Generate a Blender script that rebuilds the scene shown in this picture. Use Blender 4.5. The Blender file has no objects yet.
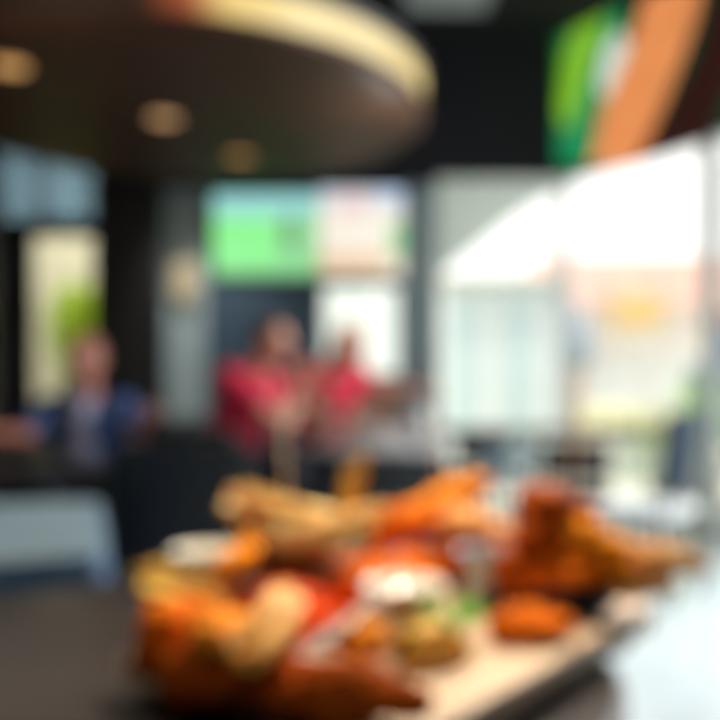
import bpy, bmesh, math, random
from mathutils import Vector, Matrix, noise
random.seed(7)
PI = math.pi
scn = bpy.context.scene
COL = scn.collection

# ------------------------------------------------------------------ colour / materials
def lin(r, g, b):
    f = lambda c: (c/255)/12.92 if c/255 <= .04045 else ((c/255+.055)/1.055)**2.4
    return (f(r), f(g), f(b), 1)

MATS = {}
def mat(name, c, rough=.55, metal=0, var=.12, scale=12, bump=0, coat=0, emis=0, spec=.5, stretch=(1,1,1), sss=0, trans=0):
    """procedural principled material: base colour broken up by object-space noise"""
    if name in MATS: return MATS[name]
    m = bpy.data.materials.new(name); m.use_nodes = True
    nt = m.node_tree; b = nt.nodes['Principled BSDF']
    c = lin(*c)
    tc = nt.nodes.new('ShaderNodeTexCoord'); mp = nt.nodes.new('ShaderNodeMapping')
    mp.inputs['Scale'].default_value = stretch
    nz = nt.nodes.new('ShaderNodeTexNoise'); nz.inputs['Scale'].default_value = scale; nz.inputs['Detail'].default_value = 4
    rp = nt.nodes.new('ShaderNodeValToRGB')
    rp.color_ramp.elements[0].position = .3; rp.color_ramp.elements[1].position = .7
    rp.color_ramp.elements[0].color = tuple(x*(1-var) for x in c[:3])+(1,)
    rp.color_ramp.elements[1].color = tuple(min(1, x*(1+var)) for x in c[:3])+(1,)
    L = nt.links.new
    L(tc.outputs['Object'], mp.inputs['Vector']); L(mp.outputs['Vector'], nz.inputs['Vector'])
    L(nz.outputs['Fac'], rp.inputs['Fac']); L(rp.outputs['Color'], b.inputs['Base Color'])
    b.inputs['Roughness'].default_value = rough; b.inputs['Metallic'].default_value = metal
    b.inputs['Specular IOR Level'].default_value = spec
    b.inputs['Coat Weight'].default_value = coat; b.inputs['Coat Roughness'].default_value = .12
    if sss:
        b.inputs['Subsurface Weight'].default_value = sss; b.inputs['Subsurface Scale'].default_value = .01
    if trans:
        b.inputs['Transmission Weight'].default_value = trans
    if emis:
        L(rp.outputs['Color'], b.inputs['Emission Color']); b.inputs['Emission Strength'].default_value = emis
    if bump:
        bp = nt.nodes.new('ShaderNodeBump'); bp.inputs['Strength'].default_value = bump; bp.inputs['Distance'].default_value = .004
        L(nz.outputs['Fac'], bp.inputs['Height']); L(bp.outputs['Normal'], b.inputs['Normal'])
    MATS[name] = m
    return m

def glow(name, c, s=1.0):
    if name in MATS: return MATS[name]
    m = bpy.data.materials.new(name); m.use_nodes = True
    nt = m.node_tree; b = nt.nodes['Principled BSDF']
    b.inputs['Base Color'].default_value = (.02, .02, .02, 1)
    b.inputs['Emission Color'].default_value = lin(*c); b.inputs['Emission Strength'].default_value = s
    b.inputs['Roughness'].default_value = .3
    MATS[name] = m
    return m

def glass_mat(name, tint=(245, 252, 250), refl=.08):
    m = bpy.data.materials.new(name); m.use_nodes = True
    nt = m.node_tree; nt.nodes.clear()
    o = nt.nodes.new('ShaderNodeOutputMaterial'); mx = nt.nodes.new('ShaderNodeMixShader')
    t = nt.nodes.new('ShaderNodeBsdfTransparent'); g = nt.nodes.new('ShaderNodeBsdfGlossy')
    t.inputs['Color'].default_value = lin(*tint); g.inputs['Roughness'].default_value = .03
    mx.inputs[0].default_value = refl
    nt.links.new(t.outputs[0], mx.inputs[1]); nt.links.new(g.outputs[0], mx.inputs[2]); nt.links.new(mx.outputs[0], o.inputs[0])
    MATS[name] = m
    return m

# ------------------------------------------------------------------ mesh builder
class MB:
    def __init__(s): s.bm = bmesh.new()
    def _mi(s, geom, mi):
        fs = set()
        for v in geom:
            for f in v.link_faces: fs.add(f)
        for f in fs: f.material_index = mi
    def box(s, c, size, rot=None, mi=0):
        M = Matrix.Translation(Vector(c)) @ (rot.to_4x4() if rot else Matrix()) @ Matrix.Diagonal(Vector(size).to_4d())
        r = bmesh.ops.create_cube(s.bm, size=1, matrix=M); s._mi(r['verts'], mi); return s
    def b2(s, p0, p1, mi=0):
        p0, p1 = Vector(p0), Vector(p1)
        return s.box((p0+p1)/2, [abs(p1[i]-p0[i]) for i in range(3)], mi=mi)
    def cone(s, a, b, ra, rb, n=16, mi=0, caps=True):
        a, b = Vector(a), Vector(b); d = b-a
        M = Matrix.Translation((a+b)/2) @ d.to_track_quat('Z', 'Y').to_matrix().to_4x4()
        r = bmesh.ops.create_cone(s.bm, cap_ends=caps, segments=n, radius1=max(ra, 1e-5), radius2=max(rb, 1e-5), depth=d.length, matrix=M)
        s._mi(r['verts'], mi); return s
    def ball(s, c, r, sub=2, mi=0, rot=None):
        if not hasattr(r, '__len__'): r = (r, r, r)
        M = Matrix.Translation(Vector(c)) @ (rot.to_4x4() if rot else Matrix()) @ Matrix.Diagonal(Vector(r).to_4d())
        q = bmesh.ops.create_icosphere(s.bm, subdivisions=sub, radius=1, matrix=M); s._mi(q['verts'], mi); return s
    def chain(s, pts, rad, n=14, sub=2):
        for p, r in zip(pts, rad): s.ball(p, r, sub)
        for i in range(len(pts)-1):
            if (Vector(pts[i+1])-Vector(pts[i])).length > 1e-4: s.cone(pts[i], pts[i+1], rad[i], rad[i+1], n)
        return s
    def tube(s, pts, r, n=8, mi=0):
        for i in range(len(pts)-1): s.cone(pts[i], pts[i+1], r, r, n, mi)
        for p in pts[1:-1]: s.ball(p, r, 1, mi)
        return s
    def lathe(s, prof, n=32, c=(0, 0, 0), mi=0):
        rings = []
        for (r, z) in prof:
            rings.append([s.bm.verts.new((c[0]+r*math.cos(2*PI*k/n), c[1]+r*math.sin(2*PI*k/n), c[2]+z)) for k in range(n)] if r > 1e-5 else [s.bm.verts.new((c[0], c[1], c[2]+z))])
        for a, b in zip(rings, rings[1:]):
            for k in range(n):
                k2 = (k+1) % n
                if len(a) == 1 and len(b) == 1: continue
                if len(a) == 1: f = s.bm.faces.new((a[0], b[k2], b[k]))
                elif len(b) == 1: f = s.bm.faces.new((a[k], a[k2], b[0]))
                else: f = s.bm.faces.new((a[k], a[k2], b[k2], b[k]))
                f.material_index = mi
        return s
    def poly(s, pts, mi=0, thick=None):
        vs = [s.bm.verts.new(p) for p in pts]; f = s.bm.faces.new(vs); f.material_index = mi
        if thick:
            r = bmesh.ops.extrude_face_region(s.bm, geom=[f]); nv = [g for g in r['geom'] if isinstance(g, bmesh.types.BMVert)]
            bmesh.ops.translate(s.bm, verts=nv, vec=Vector(thick)); s._mi(nv, mi)
        return s
    def build(s, name, mats, parent=None, loc=(0, 0, 0), rotz=0, smooth=False, bevel=0, remesh=0, nz=0, nzs=40, smoothit=0, subd=0):
        if not isinstance(mats, (list, tuple)): mats = [mats]
        bmesh.ops.recalc_face_normals(s.bm, faces=s.bm.faces)
        me = bpy.data.meshes.new(name); s.bm.to_mesh(me); s.bm.free()
        for m in mats: me.materials.append(m)
        o = bpy.data.objects.new(name, me); COL.objects.link(o)
        mods = False
        if remesh:
            m = o.modifiers.new('r', 'REMESH'); m.mode = 'VOXEL'; m.voxel_size = remesh; m.use_smooth_shade = True; mods = True
            if smoothit:
                q = o.modifiers.new('s', 'SMOOTH'); q.factor = .5; q.iterations = smoothit
        if bevel:
            m = o.modifiers.new('b', 'BEVEL'); m.width = bevel; m.segments = 2; m.limit_method = 'ANGLE'; m.angle_limit = .6; mods = True
        if subd:
            m = o.modifiers.new('u', 'SUBSURF'); m.levels = subd; m.render_levels = subd; mods = True
        if mods:
            dg = bpy.context.evaluated_depsgraph_get()
            me2 = bpy.data.meshes.new_from_object(o.evaluated_get(dg)); o.modifiers.clear(); o.data = me2
            bpy.data.meshes.remove(me); me = me2; me.name = name
            if len(me.materials) == 0:
                for m in mats: me.materials.append(m)
        if nz:
            off = Vector((random.random()*9, random.random()*9, random.random()*9))
            ns = [v.normal.copy() for v in me.vertices]
            for v, n in zip(me.vertices, ns):
                v.co += n*(noise.fractal(v.co*nzs+off, 1.0, 2.0, 3)*nz)
        if smooth or remesh:
            for p in me.polygons: p.use_smooth = True
        o.location = loc; o.rotation_euler = (0, 0, rotz)
        if parent: o.parent = parent
        return o

def tag(o, label=None, cat=None, group=None, kind=None):
    if label: o['label'] = label
    if cat: o['category'] = cat
    if group: o['group'] = group
    if kind: o['kind'] = kind
    return o
def thing(name, label, cat, loc=(0, 0, 0), rotz=0, group=None):
    o = bpy.data.objects.new(name, None); COL.objects.link(o); o.empty_display_size = .1
    o.location = loc; o.rotation_euler = (0, 0, rotz)
    return tag(o, label, cat, group)
def dup(root, loc, rotz, label, group=None, scale=None):
    r = root.copy(); COL.objects.link(r); r.location = loc; r.rotation_euler = (0, 0, rotz); r['label'] = label
    if group: r['group'] = group
    if scale: r.scale = scale
    for ch in list(root.children):
        c = ch.copy(); COL.objects.link(c); c.parent = r
        for g in list(ch.children):
            d = g.copy(); COL.objects.link(d); d.parent = c
    return r
def struct(o): o['kind'] = 'structure'; return o

# ------------------------------------------------------------------ camera geometry (to measure the place from the photo)
CZ, FP, HY = 1.03, 900.0, 395.0
def P(px, py, d): return Vector(((px-360)/FP*d, d, CZ-(py-HY)/FP*d))      # pixel + distance
def PZ(px, py, z): return P(px, py, (CZ-z)*FP/(py-HY))                    # pixel + height
Rz = lambda a: Matrix.Rotation(a, 3, 'Z')
Rx = lambda a: Matrix.Rotation(a, 3, 'X')
Ry = lambda a: Matrix.Rotation(a, 3, 'Y')

cam = bpy.data.cameras.new('camera'); co = bpy.data.objects.new('camera', cam); COL.objects.link(co)
co.location = (0, 0, CZ); co.rotation_euler = (PI/2, 0, 0)
cam.sensor_width = 36; cam.lens = 45; cam.shift_y = -(HY-360)/720*-1
cam.clip_start = .02; cam.clip_end = 200
cam.dof.use_dof = True; cam.dof.focus_distance = .115; cam.dof.aperture_fstop = 9.8
scn.camera = co
scn.view_settings.view_transform = 'Standard'
scn.view_settings.look = 'None'
scn.view_settings.exposure = 0
try:
    scn.cycles.use_denoising = True; scn.cycles.max_bounces = 8; scn.cycles.diffuse_bounces = 4; scn.cycles.glossy_bounces = 3
    scn.cycles.transparent_max_bounces = 10; scn.cycles.sample_clamp_indirect = 4; scn.cycles.caustics_reflective = False; scn.cycles.caustics_refractive = False
except Exception: pass

# ------------------------------------------------------------------ light
w = bpy.data.worlds.new('sky'); scn.world = w; w.use_nodes = True
bg = w.node_tree.nodes['Background']; bg.inputs['Color'].default_value = (1.0, .995, .96, 1); bg.inputs['Strength'].default_value = 1.9
def lamp(kind, name, loc, energy, color, size=1, target=None, sy=None, spot=None):
    l = bpy.data.lights.new(name, kind); l.energy = energy; l.color = color
    if kind == 'AREA':
        l.size = size
        if sy: l.shape = 'RECTANGLE'; l.size_y = sy
    elif kind == 'SUN': l.angle = size
    else: l.shadow_soft_size = size
    if spot: l.spot_size = spot; l.spot_blend = .8
    o = bpy.data.objects.new(name, l); COL.objects.link(o); o.location = loc
    if target is not None: o.rotation_euler = (Vector(target)-Vector(loc)).to_track_quat('-Z', 'Y').to_euler()
    return o
lamp('SUN', 'sun', (6, 3, 12), 3.0, (1, .96, .9), .03, target=(1.5, 6, 0))
lamp('AREA', 'window_daylight', (2.9, 4.4, 2.6), 230, (.95, .98, 1), 2.0, target=(.4, 1.4, .7), sy=2.0)
lamp('SPOT', 'food_key_light', (.25, 1.75, 2.6), 400, (1, .87, .66), .14, target=(.02, 1.05, .8), spot=.50)  # unseen spot added above the board to brighten the food
lamp('POINT', 'canopy_edge_fill', (.2, 4.9, 2.3), 13, (.97, .97, .88), .12)  # added without a fixture; imitates window light on the canopy underside
lamp('SPOT', 'wall_wash_fill', (-1.35, 6.95, 2.75), 55, (.92, .97, 1), .1, target=(-1.3, 8, 1.2), spot=1.3)  # unseen, added to lift the grey panel beside the screens
lamp('AREA', 'camera_side_fill', (-.5, -.5, 2.5), 8, (1, .88, .72), 1.2, target=(-.05, .85, .8))  # unseen soft fill added behind and above the camera
lamp('AREA', 'passage_fill', (-3.3, 8.75, 3.6), 80, (1, .96, .9), .8, target=(-3.1, 10.2, 1.9))  # unseen, added outside to brighten the passage wall and lime shrub
lamp('POINT', 'hall_fill', (-1.5, 3.0, 2.35), 26, (1, .85, .68), .25)  # bare point added as fill for the dim left side
lamp('POINT', 'diner_fill', (.6, 3.6, 2.9), 60, (1, .93, .86), .3)  # interior fill added here, no fixture belongs to it

# ------------------------------------------------------------------ room shell
m_floor = mat('pale_polished_tile', (200, 211, 213), .2, var=.05, scale=3, spec=.6)
m_wall = mat('dark_plaster', (25, 29, 37), .8, scale=5)
m_navy = mat('navy_panel', (58, 80, 96), .6, scale=6)
m_ceil = mat('black_ceiling', (20, 23, 28), .9, scale=4)
m_strip = mat('grey_teal_panel', (172, 186, 184), .6, scale=4)
m_post = mat('slate_metal', (150, 172, 180), .5, scale=5)
m_dk = mat('dark_brown_column', (21, 18, 16), .6, scale=6)
m_lfr = mat('light_grey_frame', (205, 212, 212), .4, scale=6)
gl_clear = glass_mat('clear_glass', (250, 250, 250), refl=.05)
gl_tint = glass_mat('smoked_glass', (150, 168, 182), .08)
gl_pale = glass_mat('pale_glass', (226, 230, 226), .008)
gl_grey = glass_mat('greyed_glass', (228, 226, 216), .08)

YB = 8.0
def bx(px): return (px-360)/FP*YB
def bz(py): return CZ-(py-HY)/FP*YB
XL, CE = -5.0, 4.2
P1 = Vector((bx(560), YB)); dirw = Vector((.86, -1.4)).normalized(); P2 = P1+dirw*5.2

o = MB().b2((XL-.3, -2.7, -.12), (6.2, YB+.25, 0)).build('floor', m_floor); struct(o)
o = MB().b2((XL-.3, -2.7, CE), (6.2, YB+.25, CE+.1)).build('ceiling', m_ceil); struct(o)
struct(MB().b2((XL-.15, -2.7, 0), (XL, YB, CE)).build('wall_left', m_wall))
struct(MB().b2((XL, -2.7, 0), (P2.x+.2, -2.55, CE)).build('wall_front', m_wall))
struct(MB().b2((P2.x, -2.55, 0), (P2.x+.15, P2.y, CE)).build('wall_right', m_wall))

# back wall: openings left as gaps.  (x0,x1,z0,z1)
b = MB()
def wb(x0, x1, z0, z1, mi=0): b.b2((x0, YB, z0), (x1, YB+.15, z1), mi)
xw = [bx(-15), bx(95)]        # transom / glass door at left
wb(XL, bx(-15), 0, CE)
wb(bx(-15), bx(95), bz(136), CE)
wb(bx(-15), bx(95), bz(232), bz(222))
wb(bx(-15), bx(26), 0, bz(232))
wb(bx(95), bx(165), 0, CE)
wb(bx(165), bx(206), 0, bz(188), 1); wb(bx(165), bx(206), bz(188), CE)
wb(bx(206), bx(320), 0, bz(186), 2); wb(bx(206), bx(320), bz(186), CE)
wb(bx(320), bx(402), 0, bz(378), 4); wb(bx(320), bx(402), bz(282), bz(186), 2); wb(bx(320), bx(402), bz(186), CE)
wb(bx(402), bx(436), 0, bz(186), 3); wb(bx(402), bx(436), bz(186), CE)
wb(bx(436), P1.x, bz(177), CE)
struct(b.build('wall_back', [m_wall, m_strip, m_navy, m_post, mat('tan_wood_panel', (190, 152, 132), .6)]))
# angled right wall: bulkhead above the glazing only
def AW(s, t=0): q = P1+dirw*s; n = Vector((-dirw.y, dirw.x)); q = q+n*t; return q
ang = math.atan2(dirw.y, dirw.x)
ZB = bz(177)
b = MB(); mid = AW(2.6, .08); b.box((mid.x, mid.y, (ZB+CE)/2), (5.2, .15, CE-ZB), Rz(ang))
struct(b.build('wall_side', m_wall))

# windows
def window_flat(n, x0, x1, z0, z1, glass, fr, mull=(), label=None):
    e = thing('window_%d' % n, label, 'window', ((x0+x1)/2, YB, z0)); e['kind'] = 'structure'

    cx, y = (x0+x1)/2, YB
    f = MB(); t = .035 if n < 4 else .02
    for (a, c, d, g) in ((x0, x0+t, z0, z1), (x1-t, x1, z0, z1), (x0, x1, z0, z0+t), (x0, x1, z1-t, z1)):
        f.b2((a-cx, .03, d-z0), (c-cx, .11, g-z0))
    for mx in mull: f.b2((mx-t/2-cx, .03, 0), (mx+t/2-cx, .11, z1-z0))
    f.build('frame', fr, e)
    MB().b2((x0+t-cx, .065, t), (x1-t-cx, .075, z1-z0-t)).build('pane', glass, e)
    return e
window_flat(1, bx(-15), bx(95), bz(222), bz(136), gl_tint, m_dk, (bx(40),))
window_flat(2, bx(26), bx(95), .02, bz(232), gl_grey, m_dk)
window_flat(3, bx(320), bx(402), bz(378), bz(282), gl_pale, m_post)
window_flat(4, bx(436), P1.x, .02, ZB, gl_clear, m_lfr)
e = thing('window_5', None, None, (P1.x, P1.y, 0), ang); e['kind'] = 'structure'
f = MB(); t = .03
f.b2((0, .03, 0), (5.2, .11, .04)); f.b2((0, .03, ZB-.04), (5.2, .11, ZB))
# mullion seen at px ~703
def s_at(px):
    k = (px-360)/FP      # x = k*y ; P1.x+dx*s = k*(P1.y+dy*s)
    return (k*P1.y-P1.x)/(dirw.x-k*dirw.y)
for s_, wd in ((0.006, .012), (s_at(706), .10), (s_at(706)+1.5, .08), (5.16, .08)):
    f.b2((s_-wd/2, .02, 0), (s_+wd/2, .12, ZB))
f.build('frame', m_lfr, e)
MB().b2((.03, .065, .04), (5.12, .075, ZB-.04)).build('pane', gl_clear, e)

# dark square column in front of the back wall + slate post
b = MB().b2((bx(103)*.94, 7.45, 0), (bx(163)*.94, 7.62, CE)); struct(b.build('trim_1', m_dk, bevel=.01))
b = MB().b2((-3.5, 7.35, 0), (-3.05, 7.6, CE)); struct(b.build('trim_2', mat('brown_wall_panel', (40, 30, 22), .6), bevel=.01))

# ------------------------------------------------------------------ round hanging canopy with light band and downlights
SC = Vector((-1.05, 5.2)); SR = 1.42
m_soff = mat('dark_walnut_soffit', (58, 36, 25), .5, var=.2, scale=2.2, stretch=(1, 6, 1), spec=.15)
can = thing('round_canopy', 'large round dark wood canopy hanging from the ceiling with a glowing warm rim', 'canopy', (SC.x, SC.y, 2.6))
MB().lathe([(0, 0), (SR-.02, 0), (SR, .015), (SR, .05), (0, .05)], 96).build('underside', m_soff, can)
m_band = bpy.data.materials.new('warm_light_band'); m_band.use_nodes = True
nt = m_band.node_tree; pb = nt.nodes['Principled BSDF']
tc = nt.nodes.new('ShaderNodeTexCoord'); sp = nt.nodes.new('ShaderNodeSeparateXYZ'); mr = nt.nodes.new('ShaderNodeMapRange')
mr.inputs['From Min'].default_value = .12; mr.inputs['From Max'].default_value = .8
rp = nt.nodes.new('ShaderNodeValToRGB'); rp.color_ramp.elements[0].color = lin(24, 16, 13); rp.color_ramp.elements[1].color = lin(250, 226, 150)
q = rp.color_ramp.elements.new(.3); q.color = lin(170, 85, 50)
q = rp.color_ramp.elements.new(.55); q.color = lin(252, 218, 135)
nt.links.new(tc.outputs['Object'], sp.inputs[0]); nt.links.new(sp.outputs['X'], mr.inputs['Value'])
nt.links.new(mr.outputs[0], rp.inputs[0]); nt.links.new(rp.outputs[0], pb.inputs['Emission Color'])
pb.inputs['Emission Strength'].default_value = .92; pb.inputs['Base Color'].default_value = lin(40, 28, 18)
MB().lathe([(SR-.03, .05), (SR-.01, .05), (SR-.01, .205), (SR-.03, .205)], 96).build('light_band', m_band, can)
MB().lathe([(0, .205), (SR, .205), (SR+.01, .24), (SR-.1, .34), (0, .34)], 96).build('top_cover', m_dk, can)
for k in range(4):
    a = PI/4+k*PI/2; x, y = math.cos(a)*1.0, math.sin(a)*1.0
    MB().cone((x, y, .34), (x, y, CE-2.6), .012, .012, 8).build('hanger_rod', m_post, can)
first = None
for (px, py, lb, st) in ((10, 66, 'leftmost', 1), (164, 118, 'middle', 1), (240, 156, 'rightmost and faintest', 1)):
    c = PZ(px, py, 2.598)
    lt = thing('ceiling_light', '%s of the three small warm downlights set in the round dark canopy' % lb, 'light', (c.x, c.y, 2.599), 0, 'downlights in the round canopy')
    MB().lathe([(.085, 0), (.11, 0), (.11, -.012), (.085, -.006)], 32).build('frame', m_soff, lt)
    MB().lathe([(0, -.004), (.086, -.004), (.086, -.001), (0, -.001)], 32).build('diffuser', glow('amber_diffuser_'+lb.split()[0], {'leftmost': (240, 180, 110), 'middle': (225, 175, 120), 'rightmost': (190, 130, 70)}[lb.split()[0]], 1.0), lt)

# ------------------------------------------------------------------ screens on the back wall
def screen(label, px0, px1, py0, py1, quads, y=YB-.05):
    x0, x1 = (px0-360)/FP*y, (px1-360)/FP*y; z0, z1 = CZ-(py1-HY)/FP*y, CZ-(py0-HY)/FP*y
    e = thing('wall_screen', label, 'screen', ((x0+x1)/2, y, z0), 0, 'screens high on the back wall')
    W, H = x1-x0, z1-z0
    MB().b2((-W/2-.02, -.0, -.02), (W/2+.02, .05, H+.02)).build('frame', m_dk, e, bevel=.006)
    s = MB(); ms = []
    for i, (a, b_, c, d, colr, st) in enumerate(quads):
        ms.append(glow('screen_%d_%d' % (px0, i), colr, st))
        yy = -.004-.0006*i
        s.poly([(-W/2+a*W, yy, c*H), (-W/2+b_*W, yy, c*H), (-W/2+b_*W, yy, d*H), (-W/2+a*W, yy, d*H)], i)
    s.build('display', ms, e)
    return e
screen('wall screen showing a bright green playing field under a pale blue stand', 213, 317, 194, 277, [
    (0, 1, 0, 1, (150, 232, 160), 1), (0, .62, .12, .72, (145, 250, 150), 1.0), (0, 1, .74, 1, (160, 225, 222), 1),
    (.66, .80, .3, .75, (110, 165, 115), 1), (.84, .92, .25, .6, (160, 215, 160), 1), (0, 1, .0, .08, (120, 190, 130), 1)])
screen('cream and peach wall screen to the right of the green one', 319, 403, 190, 275, [
    (0, 1, 0, 1, (250, 242, 226), 1), (0, 1, .84, 1, (215, 228, 242), 1), (.2, .6, .72, .95, (240, 212, 212), 1),
    (0, .85, .02, .26, (238, 205, 168), 1), (.84, 1, .2, .62, (150, 215, 150), 1), (.75, 1, .8, 1, (200, 220, 250), 1)])

# wall lamp on the grey strip
wl = thing('wall_lamp', 'warm beige wall lamp on the narrow grey panel left of the screens', 'lamp', (bx(188), YB, bz(300)))
MB().b2((-.05, -.02, 0), (.05, 0, .34)).build('back_plate', m_dk, wl, bevel=.005)
MB().lathe([(.07, 0), (.10, .08), (.10, .26), (.075, .33), (.07, .33), (.09, .25), (.09, .08), (.06, 0)], 24, c=(0, -.12, 0)).build('lamp_shade', glow('lamp_shade_glow', (190, 170, 128), 1), wl, smooth=True)
MB().tube([(0, -.01, .17), (0, -.12, .17)], .01).build('bracket', m_dk, wl)

# ------------------------------------------------------------------ produce mural on the bulkhead
MUR = thing('food_mural', 'tall mural of green leaves and an orange carrot above the right window', 'mural', (P1.x, P1.y, ZB), ang)
def mur(px, py):   # pixel -> local (s,z) on the bulkhead plane
    s = s_at(px); d = P1.y+dirw.y*s
    return s, CZ-(py-HY)/FP*d-ZB
def mq(b, pts, mi, t):
    b.poly([(mur(*p)[0], -t, mur(*p)[1]) for p in pts], mi)
b = MB(); s1 = s_at(900)
b.b2((0.0, -.02, .02), (s1, 0.0, CE-ZB-.02)); b.build('backing', mat('mural_dark_green', (20, 112, 72), .6, scale=3), MUR)
em = .0
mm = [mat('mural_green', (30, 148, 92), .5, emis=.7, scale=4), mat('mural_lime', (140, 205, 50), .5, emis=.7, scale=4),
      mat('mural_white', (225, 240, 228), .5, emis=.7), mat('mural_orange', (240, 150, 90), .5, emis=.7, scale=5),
      mat('mural_maroon', (88, 40, 36), .6), mat('mural_leaf', (60, 165, 60), .5, emis=.3)]  # all but the maroon also glow, put in to brighten the mural
b = MB()
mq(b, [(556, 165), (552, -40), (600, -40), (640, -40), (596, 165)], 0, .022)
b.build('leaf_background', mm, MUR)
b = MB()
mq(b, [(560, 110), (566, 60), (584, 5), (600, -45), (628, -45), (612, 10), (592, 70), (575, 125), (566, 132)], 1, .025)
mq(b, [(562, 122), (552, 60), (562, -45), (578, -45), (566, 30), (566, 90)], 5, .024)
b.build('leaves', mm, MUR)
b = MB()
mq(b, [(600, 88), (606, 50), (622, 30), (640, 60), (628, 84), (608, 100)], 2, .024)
b.build('white_shape', mm, MUR)  # white shape in the mural picture
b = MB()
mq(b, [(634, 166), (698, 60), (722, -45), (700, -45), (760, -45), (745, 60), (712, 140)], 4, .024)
b.build('maroon_shape', mm, MUR)  # dark maroon shape in the mural picture
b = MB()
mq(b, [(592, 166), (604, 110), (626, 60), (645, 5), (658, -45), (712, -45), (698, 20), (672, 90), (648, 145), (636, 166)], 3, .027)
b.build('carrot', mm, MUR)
# pale air duct / ceiling panel
o = MB().b2((.35, 6.3, 4.05), (1.0, 7.1, 4.19)).build('ceiling_vent', mat('vent_grey', (150, 160, 160), .5, emis=.1), bevel=.01); tag(o, 'pale square vent on the black ceiling right of the round canopy', 'vent')
# overhead light fitting strip behind canopy (dark)

# ------------------------------------------------------------------ outside
m_pave = mat('pale_paving', (225, 224, 205), .8, scale=2, var=.06)
struct(MB().b2((-14, YB+.25, -.2), (22, 40, -.05)).build('ground', m_pave))
def ext(name, label, cat, px0, px1, py0, py1, d, dep, m, parts=(), group=None):
    x0, x1 = (px0-360)/FP*d, (px1-360)/FP*d; z0, z1 = CZ-(py1-HY)/FP*d, CZ-(py0-HY)/FP*d
    if z0 < .3: z0 = -.05
    e = thing(name, label, cat, ((x0+x1)/2, d, z0), 0, group)
    return e, x1-x0, z1-z0
# pale teal glass kiosk
e, W, H = ext('kiosk', 'pale teal glass-fronted kiosk outside the big window', 'kiosk', 448, 562, 285, 450, 14, 2, None)
MB().b2((-W/2, 0, 0), (W/2, 2, H)).build('wall', mat('pale_teal', (214, 226, 228), .7, scale=3), e, bevel=.02)
for k in range(4):
    x = -W/2+.1+k*(W-.1)/4
    pn = MB().b2((x, -.03, .35), (x+(W-.1)/4-.12, 0, H-.3)).build('glass_panel', mat('teal_panel_%d' % (k % 2), ((198, 220, 224), (220, 230, 231))[k % 2], .3), e)
MB().b2((-W/2-.15, -.25, H), (W/2+.15, 2.1, H+.12)).build('roof', mat('pale_roof', (205, 206, 198), .7), e, bevel=.02)
# shop building
e, W, H = ext('shop_building', 'white shop front with a pale salmon awning across the street', 'building', 534, 722, 262, 450, 17.4, 2, None)
MB().b2((-W/2, 0, 0), (W/2, 3, H)).build('wall', mat('shop_white', (232, 231, 228), .8), e)
b = MB(); b.poly([(-W/2-.1, -.9, H-.72), (W/2+.1, -.9, H-.72), (W/2+.1, 0, H-.02), (-W/2-.1, 0, H-.02)], 0, (0, 0, -.04))
b.b2((-W/2-.1, -.94, H-.95), (W/2+.1, -.9, H-.05))
b.build('awning', mat('salmon_canvas', (238, 198, 184), .8), e)
for k in range(4):
    x = -W/2+.35+k*.95
    wn = MB().b2((x, -.05, .5), (x+.7, 0, 1.75)).build('window', mat('shop_glass', (222, 229, 234), .2), e)
    MB().b2((x+.05, -.07, .55), (x+.65, -.05, 1.7)).build('pane', mat('shop_pane', (228, 232, 232), .2), wn)
s_, W_, H_ = ext('shop_sign', 'yellow sign board hung below the salmon awning', 'sign', 612, 662, 296, 328, 16.2, .1, None)
MB().b2((-W_/2, -.06, 0), (W_/2, 0, H_)).build('board', mat('sign_yellow', (226, 196, 128), .6), s_, bevel=.02)
MB().b2((-W_/2+.06, -.075, H_*.35), (W_/2-.06, -.06, H_*.62)).build('stripe', mat('sign_peach', (220, 172, 104), .6), s_)
for sx in (-1, 1): MB().cone((sx*W_*.4, -.03, H_), (sx*W_*.4, -.03, H_+.3), .012, .012, 6).build('hanger', m_post, s_)
# blue parasol, folded, with pinkish post
u = thing('folded_parasol', 'folded grey blue parasol on a pinkish pole outside the window', 'parasol', P(577, 470, 12.8)*1)
u.location.z = -.05
MB().lathe([(.02, 3.0-.75), (.17, 1.45), (.26, 1.62), (.23, 1.9), (.1, 2.2), (.03, 2.4)], 20).build('canopy', mat('parasol_blue', (152, 164, 184), .8), u, smooth=True)
MB().cone((0, 0, 0), (0, 0, 1.65), .11, .09, 14).build('pole', mat('pink_post', (205, 178, 164), .7), u)
MB().lathe([(0, 0), (.35, 0), (.35, .08), (0, .1)], 24).build('base', m_lfr, u)
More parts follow.
